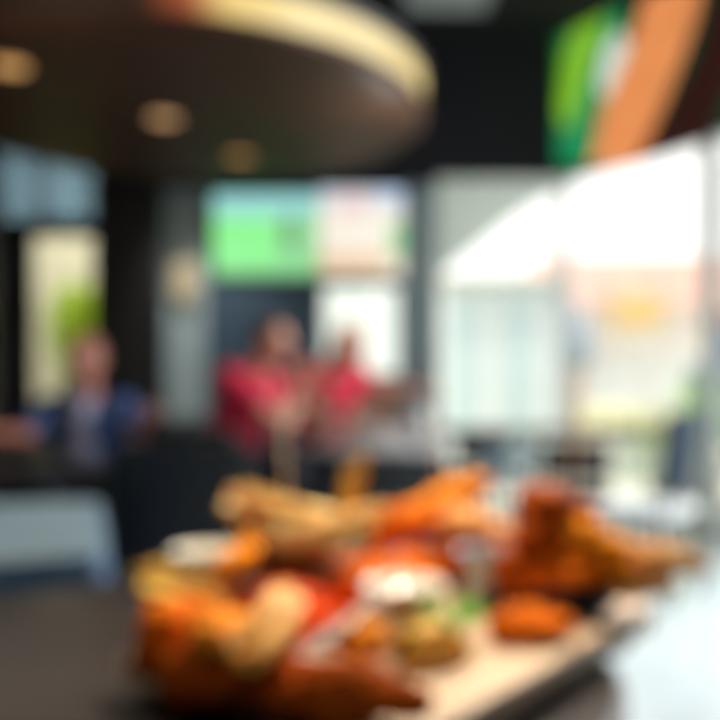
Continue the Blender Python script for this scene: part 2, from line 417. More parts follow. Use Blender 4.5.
# low pale yellow planter hedge
h = thing('hedge_planter', 'low pale yellow flower hedge in a white trough outside', 'planter', P(640, 0, 11.5)*1); h.location.z = -.05
MB().b2((-.75, -.2, 0), (.75, .2, .45)).build('trough', m_lfr, h, bevel=.02)
b = MB(); random.seed(3)
for k in range(60): b.ball((random.uniform(-.7, .7), random.uniform(-.15, .15), .5+random.uniform(0, .38)), random.uniform(.08, .14), 1)
b.build('foliage', mat('yellow_blossom', (238, 236, 196), .9, scale=20), h, nz=.03, nzs=14)
def shrub(label, x, y, z, r, hgt, m, n=260, group=None, seed=1, pot=True):
    random.seed(seed)
    e = thing('shrub', label, 'plant', (x, y, z), 0, group)
    if pot: MB().lathe([(0, 0), (r*.45, 0), (r*.6, hgt*.3), (r*.65, hgt*.31), (r*.55, hgt*.31), (0, hgt*.28)], 24).build('pot', mat('pale_pot', (205, 205, 200), .6), e)
    MB().cone((0, 0, hgt*.05), (0, 0, hgt*.7), r*.08, r*.03, 8).build('stem', mat('bark', (90, 70, 50), .8), e)
    b = MB(); c0 = Vector((0, 0, hgt*.65))
    for k in range(n):
        v = Vector((random.gauss(0, 1), random.gauss(0, 1), random.gauss(0, 1))).normalized()*random.uniform(.35, 1)
        c = c0+Vector((v.x*r, v.y*r, v.z*hgt*.36)); a = Vector((random.uniform(-1, 1), random.uniform(-1, 1), random.uniform(-.3, 1))).normalized()
        sd = a.cross(Vector((0, 0, 1)))
        if sd.length < .1: sd = Vector((1, 0, 0))
        sd.normalize(); l = r*.34; ww = l*.3; q = c+a*l*.5+Vector((0, 0, .02)); 
        b.poly([c, c+a*l*.45+sd*ww, c+a*l, c+a*l*.45-sd*ww])
    b.build('foliage', m, e)
    return e
m_gr = mat('fresh_leaf', (180, 214, 135), .6, scale=8); m_gr2 = mat('lime_leaf', (200, 225, 60), .6, scale=8, emis=.2); m_gr3 = mat('dark_leaf', (195, 228, 145), .6)  # lime leaves get a slight glow of their own to look brighter
q = P(706, 0, 9.5); shrub('light green shrub outside the right window beside the grey mullion', q.x, 9.5, -.05, .42, 1.35, m_gr, seed=2)
q = P(652, 0, 6.3); shrub('green potted plant on the floor under the right end of the window', q.x, 6.3, 0, .26, .95, m_gr3, seed=5, n=160)
q = P(78, 0, 9.0); shrub('bright lime green shrub outside the left glass door', q.x, 9.0, .72, .30, 1.45, m_gr2, seed=8, n=1300)
# raised bed for the lime shrub
o = MB().b2((q.x-.5, 8.7, -.05), (q.x+.9, 9.4, .72)).build('planter_box', mat('dull_concrete', (140, 140, 132), .8), bevel=.02); tag(o, 'grey concrete planter box below the lime shrub behind the left door', 'planter')
# passage wall behind left door
o = MB().b2((-6.5, 10.2, -.05), (-2.6, 10.4, 4.0)).build('passage_wall', mat('shaded_cream', (205, 204, 190), .8, scale=2)); tag(o, 'shaded cream outdoor wall seen through the left glass door', 'wall')
# slate van and brick wall seen at the right frame edge
v = thing('parked_van', 'slate blue van parked outside at the right edge', 'van', (P(762, 0, 13).x, 12.5, -.05))
MB().box((0, 0, .95), (2.0, 1.7, 1.15)).box((.1, 0, 1.75), (1.7, 1.55, .6)).build('body', mat('van_slate', (120, 145, 170), .4), v, bevel=.12)
MB().b2((-.55, -.80, 1.5), (.7, -.78, 1.95)).build('side_window', mat('van_glass', (70, 85, 95), .1), v)
for sx in (-.6, .6):
    w_ = MB().cone((sx, -.86, .33), (sx, -.66, .33), .33, .33, 24).build('wheel', mat('tyre', (30, 30, 30), .8), v, bevel=.03)
    MB().cone((sx, -.875, .33), (sx, -.86, .33), .18, .2, 20).build('hubcap', m_lfr, w_)
hb = thing('brick_house', 'red brown house behind the slate van at the right edge', 'building', (P(812, 0, 22).x, 22.5, -.05))
MB().b2((-2.2, 0, 0), (3, 3, 3.6)).build('wall', mat('red_brown_brick', (176, 120, 112), .8, scale=9), hb)
MB().poly([(-2.5, -.4, 3.6), (3.3, -.4, 3.6), (3.3, 1.5, 4.3), (-2.5, 1.5, 4.3)], 0, (0, 0, .12)).build('roof', mat('light_roof', (225, 222, 218), .8), hb)
for x in (-1.6, -.2): MB().b2((x, -.05, 1.6), (x+.9, 0, 2.7)).build('window', mat('shop_glass', (222, 229, 234), .2), hb)
# triangular shade sail
b = MB(); A, B_, C_ = P(418, 168, 8.7), P(600, 166, 9.6), P(440, 275, 9.0)
b.poly([A, B_, (B_+C_)/2+Vector((-.05, 0, .06)), C_], 0, (0, .02, 0))
e = thing('shade_sail', 'grey green triangular shade sail outside above the window', 'shade', (0, 0, 0))
b.build('canvas', mat('sail_grey_green', (204, 216, 208), .8), e)
MB().cone(C_+Vector((-.02, .05, 0)), (C_.x-.02, C_.y+.05, -.05), .025, .03, 10).build('post', m_lfr, e)
# pale patio canopy far behind the sail
# ------------------------------------------------------------------ furniture
m_blk = mat('black_wood', (24, 24, 27), .45, scale=14); m_chr = mat('black_leather', (30, 33, 38), .5, scale=25, bump=.1)
m_leg = mat('black_metal', (22, 22, 24), .4, metal=.6)
m_navyc = mat('navy_upholstery', (40, 58, 78), .65, scale=25)
m_brnc = mat('brown_upholstery', (52, 40, 36), .6, scale=25)
def chair(label, x, y, rz, m, group=None, h=.9, src=None, sm=None):
    if src: 
        return dup(src, (x, y, 0), rz, label, group)
    e = thing('dining_chair', label, 'chair', (x, y, 0), rz, group)      # back rest at -Y side
    MB().box((0, 0, .45), (.42, .42, .07)).build('seat', sm or m, e, bevel=.025)
    b = MB(); N = 8
    for k in range(N):      # gently curved solid back
        a0, a1 = (k/N-.5)*.9, ((k+1)/N-.5)*.9; R = .46
        p0, p1 = Vector((R*math.sin(a0), -.2+R*(1-math.cos(a0)), 0)), Vector((R*math.sin(a1), -.2+R*(1-math.cos(a1)), 0))
        t = Vector((0, -.035, 0)); up = Vector((0, -.05, h-.54))
        b.poly([p0+Vector((0, 0, .54)), p1+Vector((0, 0, .54)), p1+up+Vector((0, 0, .54)), p0+up+Vector((0, 0, .54))], 0, t)
    bmesh.ops.remove_doubles(b.bm, verts=b.bm.verts, dist=.0005)
    b.build('backrest', m, e, bevel=.01)
    for sx in (-1, 1):
        MB().cone((sx*.17, .17, .42), (sx*.19, .2, 0), .016, .011, 10).build('leg', m_leg, e)
        MB().tube([(sx*.185, -.205, .60), (sx*.17, -.18, .42), (sx*.19, -.24, 0)], .014, 10).build('leg', m_leg, e)
    return e
G = 'dark dining chairs around the hall'
c0 = chair('black leather chair with its back to us, behind the left of the serving board', -.54, 2.78, .12, m_chr, G)
chair('black leather chair between the blue clothed table and the crimson shirted diner', -.60, 3.75, -.35, m_chr, G, src=c0)
c1 = chair('navy backed chair with a pale seat on the bright floor at right', 1.44, 4.6, .85, m_navyc, G, h=.95, sm=mat('pale_seat', (232, 238, 238), .6))
c2 = chair('low black chair behind the fries, on the near side of the white table', .20, 4.45, .1, m_chr, G, h=.745)
c3 = chair('dark brown chair tucked at the window counter behind the tall wing pile', .86, 6.72, .15, m_brnc, G, h=.75)
chair('dark brown chair at the window counter behind the heaped black dish', 1.29, 5.5, -.1, m_brnc, G, src=c3)
c4 = chair('pale grey blue chair at the counter between two dark chairs', 0.95, 6.12, .1, mat('grey_blue_seat', (128, 150, 160), .6), G, h=.70)

# long counter by the window
e = thing('window_counter', 'long grey brown counter running along under the big window', 'counter', (1.30, 7.25, 0))
MB().b2((-1.15, -.2, .70), (1.35, .25, .765)).build('top', mat('counter_grey_brown', (128, 116, 112), .5, scale=8), e, bevel=.008)
for x in (-1.0, .1, 1.2): MB().b2((x-.03, -.05, 0), (x+.03, .1, .70)).build('leg', m_leg, e)

# white topped table with diners
tb = thing('round_table', 'white round pedestal table between the two red shirted diners', 'table', (.10, 5.05, 0))
MB().lathe([(0, .72), (.40, .72), (.42, .735), (.42, .75), (0, .75)], 48).build('tabletop', mat('white_laminate', (190, 186, 186), .4), tb)
MB().cone((0, 0, .03), (0, 0, .72), .04, .035, 16).build('pedestal', m_leg, tb)
MB().lathe([(0, 0), (.19, 0), (.18, .02), (0, .035)], 32).build('base', m_leg, tb)
m_wht = mat('white_china', (188, 188, 186), .25); m_glw = glass_mat('tumbler_glass', (225, 232, 235), .12)
def plate(label, x, y, z, r=.12):
    o = MB().lathe([(0, 0), (r*.6, 0), (r, .018), (r, .022), (r*.6, .006), (0, .006)], 32).build('dinner_plate', m_wht, loc=(x, y, z), smooth=True); return tag(o, label, 'plate', 'plates on the white table')
plate('white dinner plate on the white table before the nearer red shirted diner', -.12, 4.93, .75)
plate('white dinner plate on the white table before the farther red shirted diner', .13, 5.22, .75)
def glass(label, x, y, z, h=.14, liq=(225, 200, 150)):
    e = thing('drinking_glass', label, 'glass', (x, y, z), 0, 'glasses on the white table')
    MB().lathe([(0, 0), (.03, 0), (.036, h), (.033, h), (.028, .008), (0, .008)], 24).build('tumbler', m_glw, e, smooth=True)
    MB().lathe([(0, .009), (.027, .009), (.031, h*.8), (0, h*.8)], 24).build('drink', mat('drink_%d' % liq[0], liq, .1, var=.03), e, smooth=True)
glass('tall glass of pale beer at the left edge of the white table', -.17, 5.12, .75, .17, (214, 190, 150))
glass('glass of pale lemonade near the middle of the white table', .02, 4.82, .75, .13, (226, 220, 200))
jg = thing('water_jug', 'white ceramic jug standing on the white table', 'jug', (.33, 4.98, .75))
MB().lathe([(0, 0), (.05, 0), (.075, .07), (.06, .15), (.045, .18), (.055, .21), (.05, .21), (.04, .18), (0, .17)], 28).build('vessel', m_wht, jg, smooth=True)
MB().tube([(.06, 0, .06), (.11, 0, .08), (.115, 0, .14), (.055, 0, .17)], .009).build('handle', m_wht, jg)
o = MB().b2((-.08, -.06, 0), (.08, .06, .10)).build('takeaway_box', mat('white_card', (180, 180, 178), .7), loc=(.16, 4.95, .75), rotz=.3, bevel=.008); tag(o, 'small white card takeaway box on the white table left of the jug', 'box')

# man's dark table, blue-cloth table
tb = thing('dining_table', 'black wooden dining table in front of the man in blue', 'table', (-1.42, 3.62, 0))
MB().b2((-.65, -.32, .715), (.5, .32, .75)).build('tabletop', m_blk, tb, bevel=.006)
for sx, sy in ((-.6, -.27), (.45, -.27), (-.6, .27), (.45, .27)): MB().b2((sx-.025, sy-.025, 0), (sx+.025, sy+.025, .715)).build('leg', m_blk, tb)
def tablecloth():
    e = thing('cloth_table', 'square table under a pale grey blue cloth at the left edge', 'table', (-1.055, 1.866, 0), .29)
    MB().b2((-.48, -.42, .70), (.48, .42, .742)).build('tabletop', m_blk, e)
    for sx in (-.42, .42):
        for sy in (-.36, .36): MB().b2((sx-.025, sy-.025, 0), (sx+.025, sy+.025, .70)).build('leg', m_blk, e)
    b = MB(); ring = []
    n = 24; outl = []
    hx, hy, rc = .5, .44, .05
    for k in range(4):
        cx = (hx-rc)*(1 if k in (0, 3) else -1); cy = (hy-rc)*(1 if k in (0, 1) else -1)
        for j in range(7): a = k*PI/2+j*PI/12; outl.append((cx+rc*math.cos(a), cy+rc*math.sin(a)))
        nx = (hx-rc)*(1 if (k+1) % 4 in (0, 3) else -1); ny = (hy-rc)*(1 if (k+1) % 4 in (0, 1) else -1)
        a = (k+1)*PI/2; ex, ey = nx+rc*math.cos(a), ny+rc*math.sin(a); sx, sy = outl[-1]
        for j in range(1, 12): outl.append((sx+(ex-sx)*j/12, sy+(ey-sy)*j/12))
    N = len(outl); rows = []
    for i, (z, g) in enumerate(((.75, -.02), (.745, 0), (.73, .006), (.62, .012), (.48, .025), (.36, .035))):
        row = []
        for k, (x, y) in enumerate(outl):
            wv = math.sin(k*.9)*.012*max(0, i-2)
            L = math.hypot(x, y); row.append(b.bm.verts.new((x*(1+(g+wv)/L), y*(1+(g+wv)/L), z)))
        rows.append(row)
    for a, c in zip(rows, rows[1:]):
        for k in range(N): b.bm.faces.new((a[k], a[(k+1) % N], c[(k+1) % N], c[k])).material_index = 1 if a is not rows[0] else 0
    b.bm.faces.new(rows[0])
    c = b.build('tablecloth', [mat('grey_blue_cloth', (150, 178, 190), .4, scale=30, spec=.7), mat('cloth_shade_blue', (66, 100, 134), .6, scale=30)], smooth=False)  # second material: shade of the hanging sides put into the cloth colour
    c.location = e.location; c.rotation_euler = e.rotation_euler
    tag(c, 'pale grey cloth with hanging sides painted deep blue for shade on the table at the left edge', 'tablecloth')
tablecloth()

# ------------------------------------------------------------------ people
m_skin = mat('skin', (196, 140, 118), .5, scale=20, var=.06, sss=.1); m_skin2 = mat('skin_ruddy', (170, 108, 90), .5, scale=20, var=.06, sss=.1)
m_eye = mat('eye_white', (230, 228, 222), .2, var=.02); m_pup = mat('pupil', (30, 22, 18), .2); m_lip = mat('lips', (150, 80, 76), .5)
def person(name_label, loc, rz, head, neck, chest, pelvis, arms, shirt, trousers, hair, skin, sleeve=1.0, undershirt=None, faceyaw=0):
    e = thing('person', name_label, 'person', loc, rz)
    V = Vector
    head, neck, chest, pelvis = V(head), V(neck), V(chest), V(pelvis)
    up = (neck-pelvis).normalized(); sh = {}
    b = MB()
    b.chain([pelvis, (pelvis+chest)/2, chest, neck-up*.05], [.135, .125, .14, .085])
    b.ball(chest+V((-.08, .0, .02)), (.10, .11, .14)).ball(chest+V((.08, .0, .02)), (.10, .11, .14))
    b.chain([neck-up*.05, neck+up*.06, head-V((0, 0, .03))], [.065, .055, .06])
    Rh = Rz(faceyaw)
    b.ball(head, (.076, .096, .115), 3, rot=Rh); b.ball(head+Rh@V((0, -.035, -.065)), (.052, .052, .05), 3)      # jaw
    b.cone(head+Rh@V((0, -.09, .012)), head+Rh@V((0, -.118, -.022)), .008, .015, 10); b.ball(head+Rh@V((0, -.112, -.024)), (.018, .014, .012), 2)
    for sx in (-1, 1): b.ball(head+Rh@V((sx*.08, .005, -.005)), (.012, .022, .032), 2)
    st = MB(); tr = MB(); r2 = .014
    st.chain([pelvis+up*.02, (pelvis+chest)/2, chest, neck-up*.07], [.15, .14, .155, .095])
    st.ball(chest+V((-.08, 0, .02)), (.112, .122, .15)).ball(chest+V((.08, 0, .02)), (.112, .122, .15))
    for k, sx in enumerate((-1, 1)):
        el, ha = V(arms[k][0]), V(arms[k][1]); S = chest+V((sx*.175, 0, .10)); sh[k] = S
        b.chain([chest+V((sx*.1, 0, .08)), S, (S+el)/2, el, (el*.55+ha*.45), ha], [.07, .062, .048, .04, .037, .026])
        # hand: palm + five fingers
        d = (ha-el).normalized(); side = d.cross(V((0, 0, 1)))
        if side.length < .2: side = V((1, 0, 0))
        side.normalize(); nrm = side.cross(d).normalized()
        palm = ha+d*.05
        b.box(palm, (.08, .085, .028), Matrix((side, d, nrm)).transposed())
        b.chain([ha, palm], [.027, .03])
        for i, ln in enumerate((.062, .075, .08, .07)):
            base = palm+d*.04+side*((i-1.5)*.021)
            m1 = base+d*ln*.5-nrm*.006; t1 = m1+(d*.8-nrm*.6).normalized()*ln*.5
            b.chain([base, m1, t1], [.0105, .0095, .008], 8, 1)
        tb_ = palm-d*.02+side*(-sx*.035); b.chain([tb_, tb_+(d+side*(-sx)*.9).normalized()*.035, tb_+(d*1.3+side*(-sx)*.5).normalized()*.065], [.014, .012, .01], 8, 1)
        # sleeve
        if sleeve >= 1: endp = el+(ha-el)*(sleeve-1)
        else: endp = S+(el-S)*sleeve
        pts = [chest+V((sx*.1, 0, .08)), S, (S+el)/2] + ([el, endp] if sleeve > 1 else [endp] if sleeve > .5 else [])
        rr = [.085, .078, .066, .056, .052][:len(pts)]
        st.chain(pts, rr)
        # legs
        hip = pelvis+V((sx*.09, 0, -.03)); kn = V((pelvis.x+sx*.13, pelvis.y-.44, pelvis.z-.01)); an = V((kn.x, kn.y+.10, .09)); 
        b.chain([hip, kn, (kn*.6+an*.4), an, an+V((0, -.13, -.045))], [.09, .058, .055, .038, .032])
        tr.chain([pelvis+V((sx*.03, 0, -.02)), hip, kn, an+V((0, 0, .04))], [.13, .105, .072, .058])
    body = b.build('body', skin, e, remesh=.0065, smoothit=3)
    tr.ball(pelvis, (.165, .14, .13)); tr.build('trousers', trousers, e, remesh=.012, smoothit=3)
    so = st.build('shirt', shirt, e, remesh=.011, smoothit=2)
    if undershirt:
        f = MB(); f.ball(chest+V((0, -.095, .04)), (.06, .07, .15)); f.ball(chest+V((0, -.1, -.10)), (.07, .075, .16)); f.ball((chest+pelvis)/2+V((0, -.09, 0)), (.08, .08, .2))
        f.build('undershirt', undershirt, e, remesh=.01, smoothit=2)
    for sx in (-1, 1):
        c = head+Rh@V((sx*.03, -.084, .012)); q = MB().ball(c, .0105, 2).build('eye', m_eye, e, smooth=True)
        MB().ball(c+Rh@V((0, -.009, 0)), .006, 2).build('pupil', m_pup, q, smooth=True)
    MB().ball(head+Rh@V((0, -.088, -.05)), (.024, .008, .008), 2, rot=Rh).build('mouth', m_lip, e, smooth=True)
    h = MB(); h.ball(head+Rh@V((0, .018, .028)), (.084, .095, .108), 3, rot=Rh); h.ball(head+Rh@V((0, .05, -.02)), (.07, .06, .07), 3)
    ho = h.build('hair', hair, e, remesh=.008, smoothit=1, nz=.006, nzs=40)
    return e
m_hbr = mat('brown_hair', (70, 48, 36), .7, scale=60, stretch=(1, 1, .2)); m_hgy = mat('reddish_hair', (128, 78, 60), .7, scale=60); m_hbl = mat('fair_hair', (206, 160, 140), .7, scale=60)
hx = P(88, 362, 4.3)
person('man in an open blue shirt over a grey top leaning on the dark table', (hx.x, 4.3, 0), 0,
       (0, -.06, 1.195), (0, -.02, 1.03), (0, 0, .86), (0, .1, .62),
       [((-.22, -.22, .845), (-.46, -.42, .86)), ((.28, -.20, .84), (.37, -.40, .93))],
       mat('blue_shirt', (48, 74, 124), .7, scale=20), mat('dark_trousers', (38, 42, 52), .8), m_hgy, m_skin2, .8, mat('lavender_top', (138, 138, 160), .8))
a = P(262, 352, 4.95)
person('diner in a crimson shirt left of the white table with a hand raised', (a.x-.11, 4.95, 0), 1.15,
       (0, -.18, 1.21), (0, -.11, 1.09), (0, -.04, .93), (0, .1, .62),
       [((-.16, -.32, .80), (-.05, -.34, 1.0)), ((.14, -.30, .80), (.02, -.40, .93))],
       mat('crimson_shirt', (192, 14, 58), .7, scale=20), mat('dark_trousers', (38, 42, 52), .8), m_hbr, m_skin, .55, faceyaw=-.2).scale = (1.1, 1.1, 1.08)
a = P(335, 352, 5.62)
person('diner in a red shirt behind the white table reaching one arm to the right', (a.x-.07, 5.62, 0), .55,
       (.03, -.24, 1.225), (0, -.14, 1.13), (0, -.05, .97), (0, .1, .62),
       [((-.20, -.22, .84), (-.10, -.44, .84)), ((.26, -.16, .98), (.36, -.34, .99))],
       mat('red_shirt', (206, 18, 62), .7, scale=20), mat('dark_trousers', (38, 42, 52), .8), m_hbl, m_skin, .55).scale = (1.1, 1.1, 1.08)
chair('black chair under the man in blue', hx.x, 4.45, PI, m_chr, G, src=c0)
chair('black chair under the crimson shirted diner', P(262, 0, 4.95).x-.25, 5.01, 1.15+PI, m_chr, G, src=c0)
chair('black chair under the red shirted diner behind the table', P(335, 0, 5.62).x-.16, 5.76, .55+PI, m_chr, G, src=c0)

# ------------------------------------------------------------------ foreground table and serving board
m_tab = mat('dark_table_wood', (34, 24, 22), .45, var=.3, scale=5, stretch=(1, 9, 1), bump=.1, coat=.08, spec=.3)
tb = thing('bistro_table', 'dark wooden round table in the foreground carrying the serving board', 'table', (-.17, .97, 0))
MB().lathe([(0, .715), (.428, .715), (.44, .725), (.44, .742), (.432, .75), (0, .75)], 96).build('tabletop', m_tab, tb)
MB().cone((0, 0, .03), (0, 0, .715), .035, .03, 20).build('pedestal', m_leg, tb)
MB().lathe([(0, 0), (.25, 0), (.24, .02), (0, .04)], 40).build('base', m_leg, tb)

ZT = .79
Nn = Vector((.046, .635)); u1 = Vector((.291, .395)).normalized(); u2 = Vector((-u1.y, u1.x))
LEN, WID = .49, .335
bc = Nn+u1*LEN/2+u2*WID/2; bang = math.atan2(u1.y, u1.x)
m_bd = mat('pale_oak_board', (196, 168, 138), .5, var=.14, scale=9, stretch=(1, 12, 1), bump=.15)
m_bds = mat('board_side', (120, 84, 62), .6, var=.2, scale=9)
bd = thing('serving_board', 'thick pale wooden serving board carrying the fried food', 'board', (bc.x, bc.y, .75), bang)
MB().b2((-LEN/2, -WID/2, .012), (LEN/2, WID/2, .04)).build('plank', m_bd, bd, bevel=.004)
for sx in (-1, 1):
    MB().b2((sx*LEN*.36-.02, -WID/2+.01, 0), (sx*LEN*.36+.02, WID/2-.01, .012)).build('foot', m_bds, bd, bevel=.002)

def bcol(c, e=0): return c
m_wing = [mat('glazed_wing_%d' % i, c, .68, var=.2, scale=45, bump=.3, spec=.03) for i, c in enumerate(
    ((224, 110, 20), (240, 146, 44), (172, 78, 18), (244, 178, 112), (204, 66, 8), (250, 146, 30)))]
WG = 'glazed fried wings on the board'
def wing(label, c, L=.075, r=.022, rz=0, tilt=0, mi=0, kind=0, name='fried_wing', cat='wing', group=WG, nz=.003):
    b = MB()
    if kind == 0:   # drumette: bulb tapering to the knuckle
        b.chain([(-L*.32, 0, 0), (0, .003, .002), (L*.28, 0, 0), (L*.5, 0, 0)], [r, r*.9, r*.55, r*.5])
    elif kind == 1:  # flat: two joined lobes, bent
        b.chain([(-L*.42, 0, 0), (-L*.1, .01, .003), (L*.22, .008, 0), (L*.42, -.006, 0)], [r*.7, r*.8, r*.75, r*.55]); b.ball((0, -.006, 0), (L*.35, r*.8, r*.6))
    else:            # strip
        b.chain([(-L*.5, 0, 0), (-L*.2, .006, 0), (L*.15, -.003, .004), (L*.5, .004, 0)], [r*.6, r*.75, r*.7, r*.45])
    M = (Matrix.Rotation(tilt, 4, 'Y'))
    bmesh.ops.transform(b.bm, matrix=M, verts=b.bm.verts)
    o = b.build(name, m_wing[mi], remesh=.0028, smoothit=1, nz=nz, nzs=55)
    o.location = c; o.rotation_euler = (0, 0, rz); tag(o, label, cat, group); return o

# near / left edge wings
wing('large rust orange wing at the left corner of the board', PZ(196, 630, .83), .078, .028, .5, .05, 0, 0)
wing('orange wing lying across the left corner wing', PZ(230, 634, .84), .066, .023, 1.2, .1, 1, 1)
wing('dark rust wing lowest at the left corner of the board', PZ(182, 660, .812), .075, .025, -.4, 0, 2, 1)
wing('rust wing at the near left edge, second from the left corner', PZ(222, 676, .81), .085, .027, -.3, 0, 2, 0)
wing('rust brown wing in the middle of the near left edge', PZ(292, 690, .812), .08, .025, -.6, 0, 2, 1)
wing('dark glazed wing closest to us at the near corner', PZ(362, 697, .815), .08, .026, -.3, 0, 2, 0)
wing('rust wing beneath the diagonal fries', PZ(262, 640, .822), .08, .024, .2, .1, 4, 1)
wing('red orange wing beside the ketchup cup', PZ(290, 606, .84), .07, .024, 1.0, 0, 4, 0)
wing('bright red glazed wing right of the diagonal fries', PZ(315, 625, .828), .06, .02, .4, 0, 4, 1)
wing('small orange nugget in front of the white ramekin', PZ(368, 640, .815), .035, .019, 0, 0, 1, 0, 'fried_nugget', 'nugget')
# middle wings
wing('brown orange wing behind the white ramekin', Vector((.035, 1.02, .818)), .09, .03, .3, 0, 0, 0)
wing('brown wing between the fry cup and the wing pile', Vector((-.01, 1.02, .822)), .075, .028, 1.4, 0, 2, 1)
wing('orange wing resting on top of the brown ones behind the ramekin', PZ(402, 528, .865), .085, .028, -.2, -.15, 0, 0)
wing('lower left wing of the tall pile', Vector((.085, 1.10, .82)), .09, .03, .8, 0, 0, 1)
wing('lower right wing of the tall pile', Vector((.135, 1.09, .82)), .08, .03, -.5, 0, 2, 0)
wing('middle wing of the tall pile', PZ(436, 520, .868), .08, .03, .5, .3, 1, 1)
wing('pale crusted wing at the right of the tall pile', PZ(476, 530, .862), .08, .028, -.2, .1, 3, 0)
wing('topmost orange wing of the tall pile, holding a pick', PZ(457, 499, .895), .075, .030, .3, -.5, 1, 0)
wing('flat orange piece lying alone near the right edge of the board', PZ(532, 627, .805), .075, .022, .25, 0, 0, 1)
# black dish with heap
dsh = thing('black_dish', 'small black cast iron dish heaped with fried pieces at the right of the board', 'dish', (.222, 1.01, ZT))
MB().lathe([(0, 0), (.048, 0), (.062, .012), (.070, .038), (.066, .038), (.058, .014), (.046, .006), (0, .006)], 40).build('bowl', mat('cast_iron', (26, 24, 18), .5, metal=.3), dsh, smooth=True)
MB().box((-.078, .0, .033), (.03, .03, .008)).build('handle', mat('cast_iron', (26, 24, 18), .5), dsh, bevel=.003)
DG = 'fried pieces heaped in the black dish'
for (lb, x, y, z, L, r, rz, tl, mi, kd) in (
    ('dark orange fried piece at the left bottom of the black dish heap', .190, .995, .835, .07, .027, .4, 0, 2, 0),
    ('amber fried piece at the right bottom of the black dish heap', .250, .99, .838, .075, .030, -.3, 0, 5, 0),
    ('rust fried piece at the front of the black dish heap', .222, .965, .836, .07, .027, .1, 0, 0, 1),
    ('fried piece hidden at the back of the black dish heap', .225, 1.05, .84, .075, .028, .1, 0, 2, 0),
    ('deep red brown piece in the middle of the black dish heap', .205, .99, .872, .07, .030, .7, .2, 2, 1),
    ('bright amber piece high at the right of the black dish heap', .246, .985, .868, .07, .030, -.5, .1, 5, 0),
    ('reddish brown piece crowning the black dish heap', .218, 1.0, .902, .07, .028, .2, .1, 2, 0)):
    wing(lb, Vector((x, y, z)), L, r, rz, tl, mi, kd, 'fried_piece', 'fried food', DG)
wing('pale crumbed strip poking out over the right corner of the board', Vector((.318, 1.0, .845)), .115, .026, -.06, .06, 3, 2, 'fried_strip', 'fried strip', DG, .003)
wing('second pale crumbed strip lying under the first at the right corner', Vector((.312, .99, .818)), .08, .02, .25, .02, 3, 2, 'fried_strip', 'fried strip', DG, .003)

# picks
m_bam = mat('bamboo', (226, 200, 165), .6, scale=30)
def pick(label, base, top, wdt=.011):
    e = thing('bamboo_pick', label, 'pick', base, 0, 'bamboo picks in the food'); v = Vector(top)-Vector(base)
    MB().cone((0, 0, 0), v*.45, .0012, .0022, 8).build('point', m_bam, e)
    q = v.to_track_quat('Z', 'Y').to_matrix()
    MB().box(v*.72, (wdt, .0025, v.length*.58), q).build('paddle', m_bam, e, bevel=.001)
pick('flat bamboo pick standing in the tall wing pile', P(440, 492, 1.13), P(436, 385, 1.13), .017)
pick('flat bamboo pick standing in the black dish heap', P(572, 500, .99), P(578, 388, .99), .011)
pick('flat bamboo pick standing among the fries at the left', P(288, 520, .97), P(282, 400, .97), .014)

# cups
m_steel = mat('brushed_steel', (150, 158, 168), .32, metal=.85, var=.08, scale=40)
def ramekin(label, c, r, h, m, fill, name='dip_cup', group='dip cups'):
    e = thing(name, label, 'cup', c, 0, group)
    MB().lathe([(0, 0), (r*.8, 0), (r*.86, .004), (r, h), (r*1.05, h+.002), (r*1.05, h+.005), (r*.94, h+.004), (r*.8, .006), (0, .006)], 36).build('cup', m, e, smooth=True)
    MB().lathe([(0, .008), (r*.8, .008), (r*.9, h*.84), (r*.6, h*.9), (0, h*.97)], 36).build('dip', fill, e, smooth=True, nz=.0015, nzs=60)
    return e
m_cream = mat('cream_dip', (240, 230, 205), .35, coat=.3); m_ket = mat('ketchup', (204, 62, 6), .7, spec=.02, scale=50); m_grd = mat('grey_dip', (120, 122, 124), .4)
m_wcer = mat('white_ceramic', (232, 226, 212), .2, var=.03)
c = PZ(404, 628, ZT); ramekin('white ceramic ramekin of cream dip near the middle of the board', (c.x, c.y, ZT), .042, .042, m_wcer, m_cream)
c = PZ(484, 608, ZT); ramekin('tall steel cup of grey dip between the ramekin and black dish', (c.x, c.y, ZT), .029, .062, m_steel, m_grd)
ramekin('red ketchup cup behind the diagonal fries', (-.032, .885, ZT), .030, .042, m_ket, m_ket)
c = Vector((-.195, 1.15, .75)); ramekin('white cup of dip standing on the table at the left behind the board', c, .044, .078, m_wcer, m_cream)
# spoon
a, b_ = PZ(292, 662, .822), Vector((.03, .86, .845))
e = thing('teaspoon', 'silver teaspoon lying diagonally with its bowl in the white ramekin', 'spoon', a)
v = b_-a; q = v.to_track_quat('Y', 'Z').to_matrix()
MB().box(v*.5, (.013, v.length, .003), q).ball((0, 0, 0), (.010, .014, .002), 2, rot=q).build('handle', mat('spoon_silver', (205, 195, 190), .25, metal=.7), e, bevel=.001)
MB().ball(v+v.normalized()*.014-Vector((0, 0, .004)), (.015, .022, .006), 3, rot=q).build('spoon_bowl', mat('spoon_silver', (205, 195, 190), .25, metal=.7), e, smooth=True)
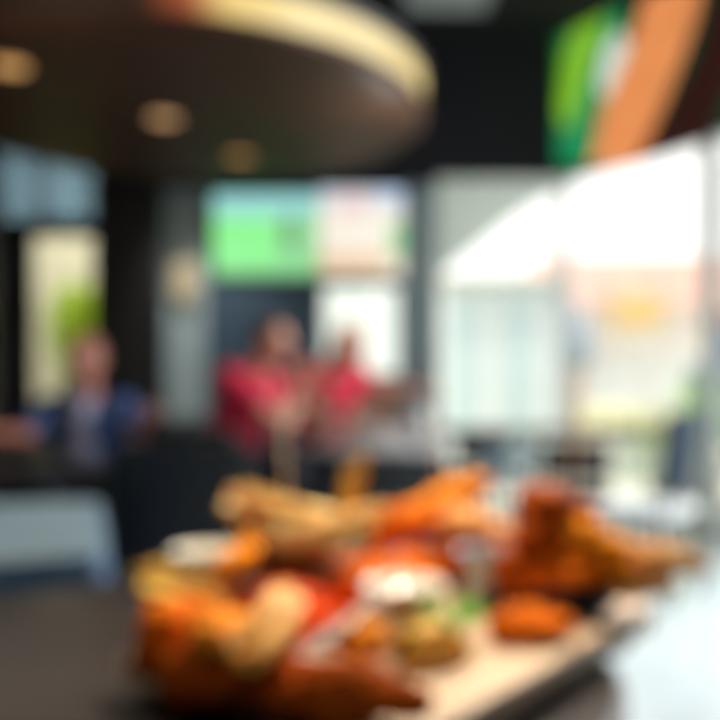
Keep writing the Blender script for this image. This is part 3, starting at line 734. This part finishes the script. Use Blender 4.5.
# garnish
lm = thing('lemon_wedge', 'yellow lemon wedge beside the green leaf at the near side of the board', 'lemon', PZ(440, 658, .80), .5)
b = MB(); n = 12
arc = [(0, 0)]+[(.03*math.cos(k*PI/n), .03*math.sin(k*PI/n)) for k in range(n+1)]
b = MB(); b.poly([(x, 0, z-.006) for x, z in arc[1:]], 0, (0, .02, 0)); b.build('flesh', mat('lemon_flesh', (250, 186, 60), .3, coat=.4), lm, bevel=.003)
b = MB(); pk = [(math.cos(k*PI/28), math.sin(k*PI/28)) for k in range(29)]
b.poly([(x*.034, -.001, z*.034-.006) for x, z in pk]+[(x*.0295, -.001, z*.0295-.006) for x, z in reversed(pk)], 0, (0, .022, 0)); b.build('peel', mat('lemon_peel', (232, 180, 60), .4), lm, smooth=True)
random.seed(11)
def herb(label, c, m, n=26, r=.02):
    e = thing('herb_sprig', label, 'herb', c); b = MB(); stems = MB()
    for k in range(n):
        a = random.uniform(0, 2*PI); d = Vector((math.cos(a), math.sin(a), random.uniform(.2, 1.2))).normalized(); L = random.uniform(.5, 1)*r; st = Vector((0, 0, .001))
        stems.cone(st, st+d*L, .0008, .0006, 5); sd = d.cross(Vector((0, 0, 1))).normalized(); p = st+d*L
        b.poly([p, p+d*.006+sd*.006, p+d*.014+sd*.003, p+d*.018, p+d*.014-sd*.003, p+d*.006-sd*.006])
    stems.build('stems', m, e); b.build('leaves', m, e)
herb('bright green herb sprig between the lemon and the steel cup', PZ(455, 632, .80), mat('herb_green', (110, 185, 30), .5), 40, .024)
herb('olive green herb sprig in front of the white ramekin', PZ(407, 655, .798), mat('herb_olive', (112, 108, 40), .5), 34, .022)
# fry cup
fc = Vector((-.065, .965, ZT))
e = thing('fry_cup', 'steel cup holding upright fries at the back left of the board', 'cup', fc)
MB().lathe([(0, 0), (.032, 0), (.042, .075), (.044, .077), (.040, .075), (.030, .004), (0, .004)], 36).build('cup', mat('copper_brown_cup', (120, 84, 66), .4, metal=.4), e, smooth=True)
m_fry = [mat('fry_%d' % i, c, .5, var=.15, scale=50, bump=.3, sss=.08) for i, c in enumerate(((255, 214, 118), (248, 196, 88), (242, 178, 70), (255, 226, 150)))]
def fry(a, b_, label, group, mi=None, w=.011):
    a, b_ = Vector(a), Vector(b_); v = b_-a; L = v.length; q = v.to_track_quat('Z', 'Y').to_matrix()@Rz(random.uniform(0, 1.5))
    m = MB(); N = 5; rows = []; bend = random.uniform(-.006, .006)
    for i in range(N+1):
        t = i/N; c = a+v*t+q@Vector((bend*math.sin(PI*t), 0, 0)); ww = w*.5*(1 if 0 < i < N else .8)
        rows.append([m.bm.verts.new(c+q@Vector((x*ww, y*ww, 0))-a) for x, y in ((-1, -1), (1, -1), (1, 1), (-1, 1))])
    for r0, r1 in zip(rows, rows[1:]):
        for k in range(4): m.bm.faces.new((r0[k], r0[(k+1) % 4], r1[(k+1) % 4], r1[k]))
    m.bm.faces.new(rows[0]); m.bm.faces.new(rows[-1])
    o = m.build('french_fry', m_fry[random.randrange(4) if mi is None else mi], bevel=.0016, loc=a); tag(o, label, 'fry', group); return o
random.seed(21)
LB = 'golden french fry in the heap spilling over the back left fry cup'
# spill: fries fanned from the cup to upper-left and across
for (p0, p1, d0, d1) in (((228, 492), (325, 532), .90, .95), ((222, 505), (318, 540), .91, .93), ((240, 488), (342, 522), .96, .97), ((232, 515), (300, 545), .93, .92),
                         ((262, 500), (352, 528), .93, .96), ((270, 512), (362, 520), .95, .99), ((290, 505), (372, 535), .97, .98), ((318, 522), (385, 508), .96, 1.0),
                         ((300, 530), (378, 512), .93, .97), ((285, 528), (350, 545), .92, .94), ((250, 500), (335, 515), .98, 1.0), ((305, 548), (372, 524), .94, .96),
                         ((245, 525), (322, 548), .94, .95)):
    fry(P(*p0, d0), P(*p1, d1), LB, 'fries spilling over the back left cup', w=.0125)
LB = 'golden french fry standing upright in the back left fry cup'
for k in range(9):
    a = k*.7; r = .018
    s = fc+Vector((math.cos(a)*r*.8, math.sin(a)*r*.8, .012)); t = fc+Vector((math.cos(a)*.036, math.sin(a)*.036, .105+random.uniform(-.01, .012)))
    fry(s, t, LB, 'fries standing in the back left cup')
fry(P(345, 540, 1.0), P(362, 455, 1.0), 'tall french fry sticking straight up right of the fry heap', None, 1, .013)
fry(P(338, 535, .99), P(350, 470, .99), 'shorter upright french fry leaning beside the tallest one', None, 1, .012)
# wedge / orange pieces
wing('deep golden potato wedge leaning on the fry cup', PZ(272, 545, .862), .085, .024, .5, -.35, 5, 1, 'potato_wedge', 'wedge', 'potato wedges', .002)
wing('golden potato wedge below the other, left of the fry cup', PZ(250, 566, .845), .07, .022, .2, -.1, 5, 1, 'potato_wedge', 'wedge', 'potato wedges', .002)
wing('brown crusted piece under the potato wedges', Vector((-.118, .90, .815)), .08, .028, .8, 0, 2, 0)
wing('rust crusted piece between the ketchup cup and the fry cup', Vector((-.055, .905, .812)), .05, .022, .3, 0, 2, 1)
LB = 'golden french fry jutting out over the left side of the board'
for (p0, p1, z0, z1) in (((136, 572), (205, 592), .856, .850), ((140, 586), (212, 600), .85, .845), ((152, 566), (215, 585), .862, .856), ((148, 596), (208, 606), .846, .842), ((165, 578), (225, 604), .866, .85)):
    fry(PZ(*p0, z0), PZ(*p1, z1), LB, 'fries jutting out at the left', 1, .012)
LB = 'golden french fry lying diagonally over the front left wings'
for (p0, p1, z0, z1) in (((236, 662), (288, 588), .838, .862), ((248, 668), (300, 600), .836, .858), ((226, 650), (276, 592), .845, .866), ((258, 660), (296, 612), .846, .866), ((240, 645), (292, 606), .855, .866)):
    fry(PZ(*p0, z0), PZ(*p1, z1), LB, 'fries lying over the front left wings', 2, .0125)
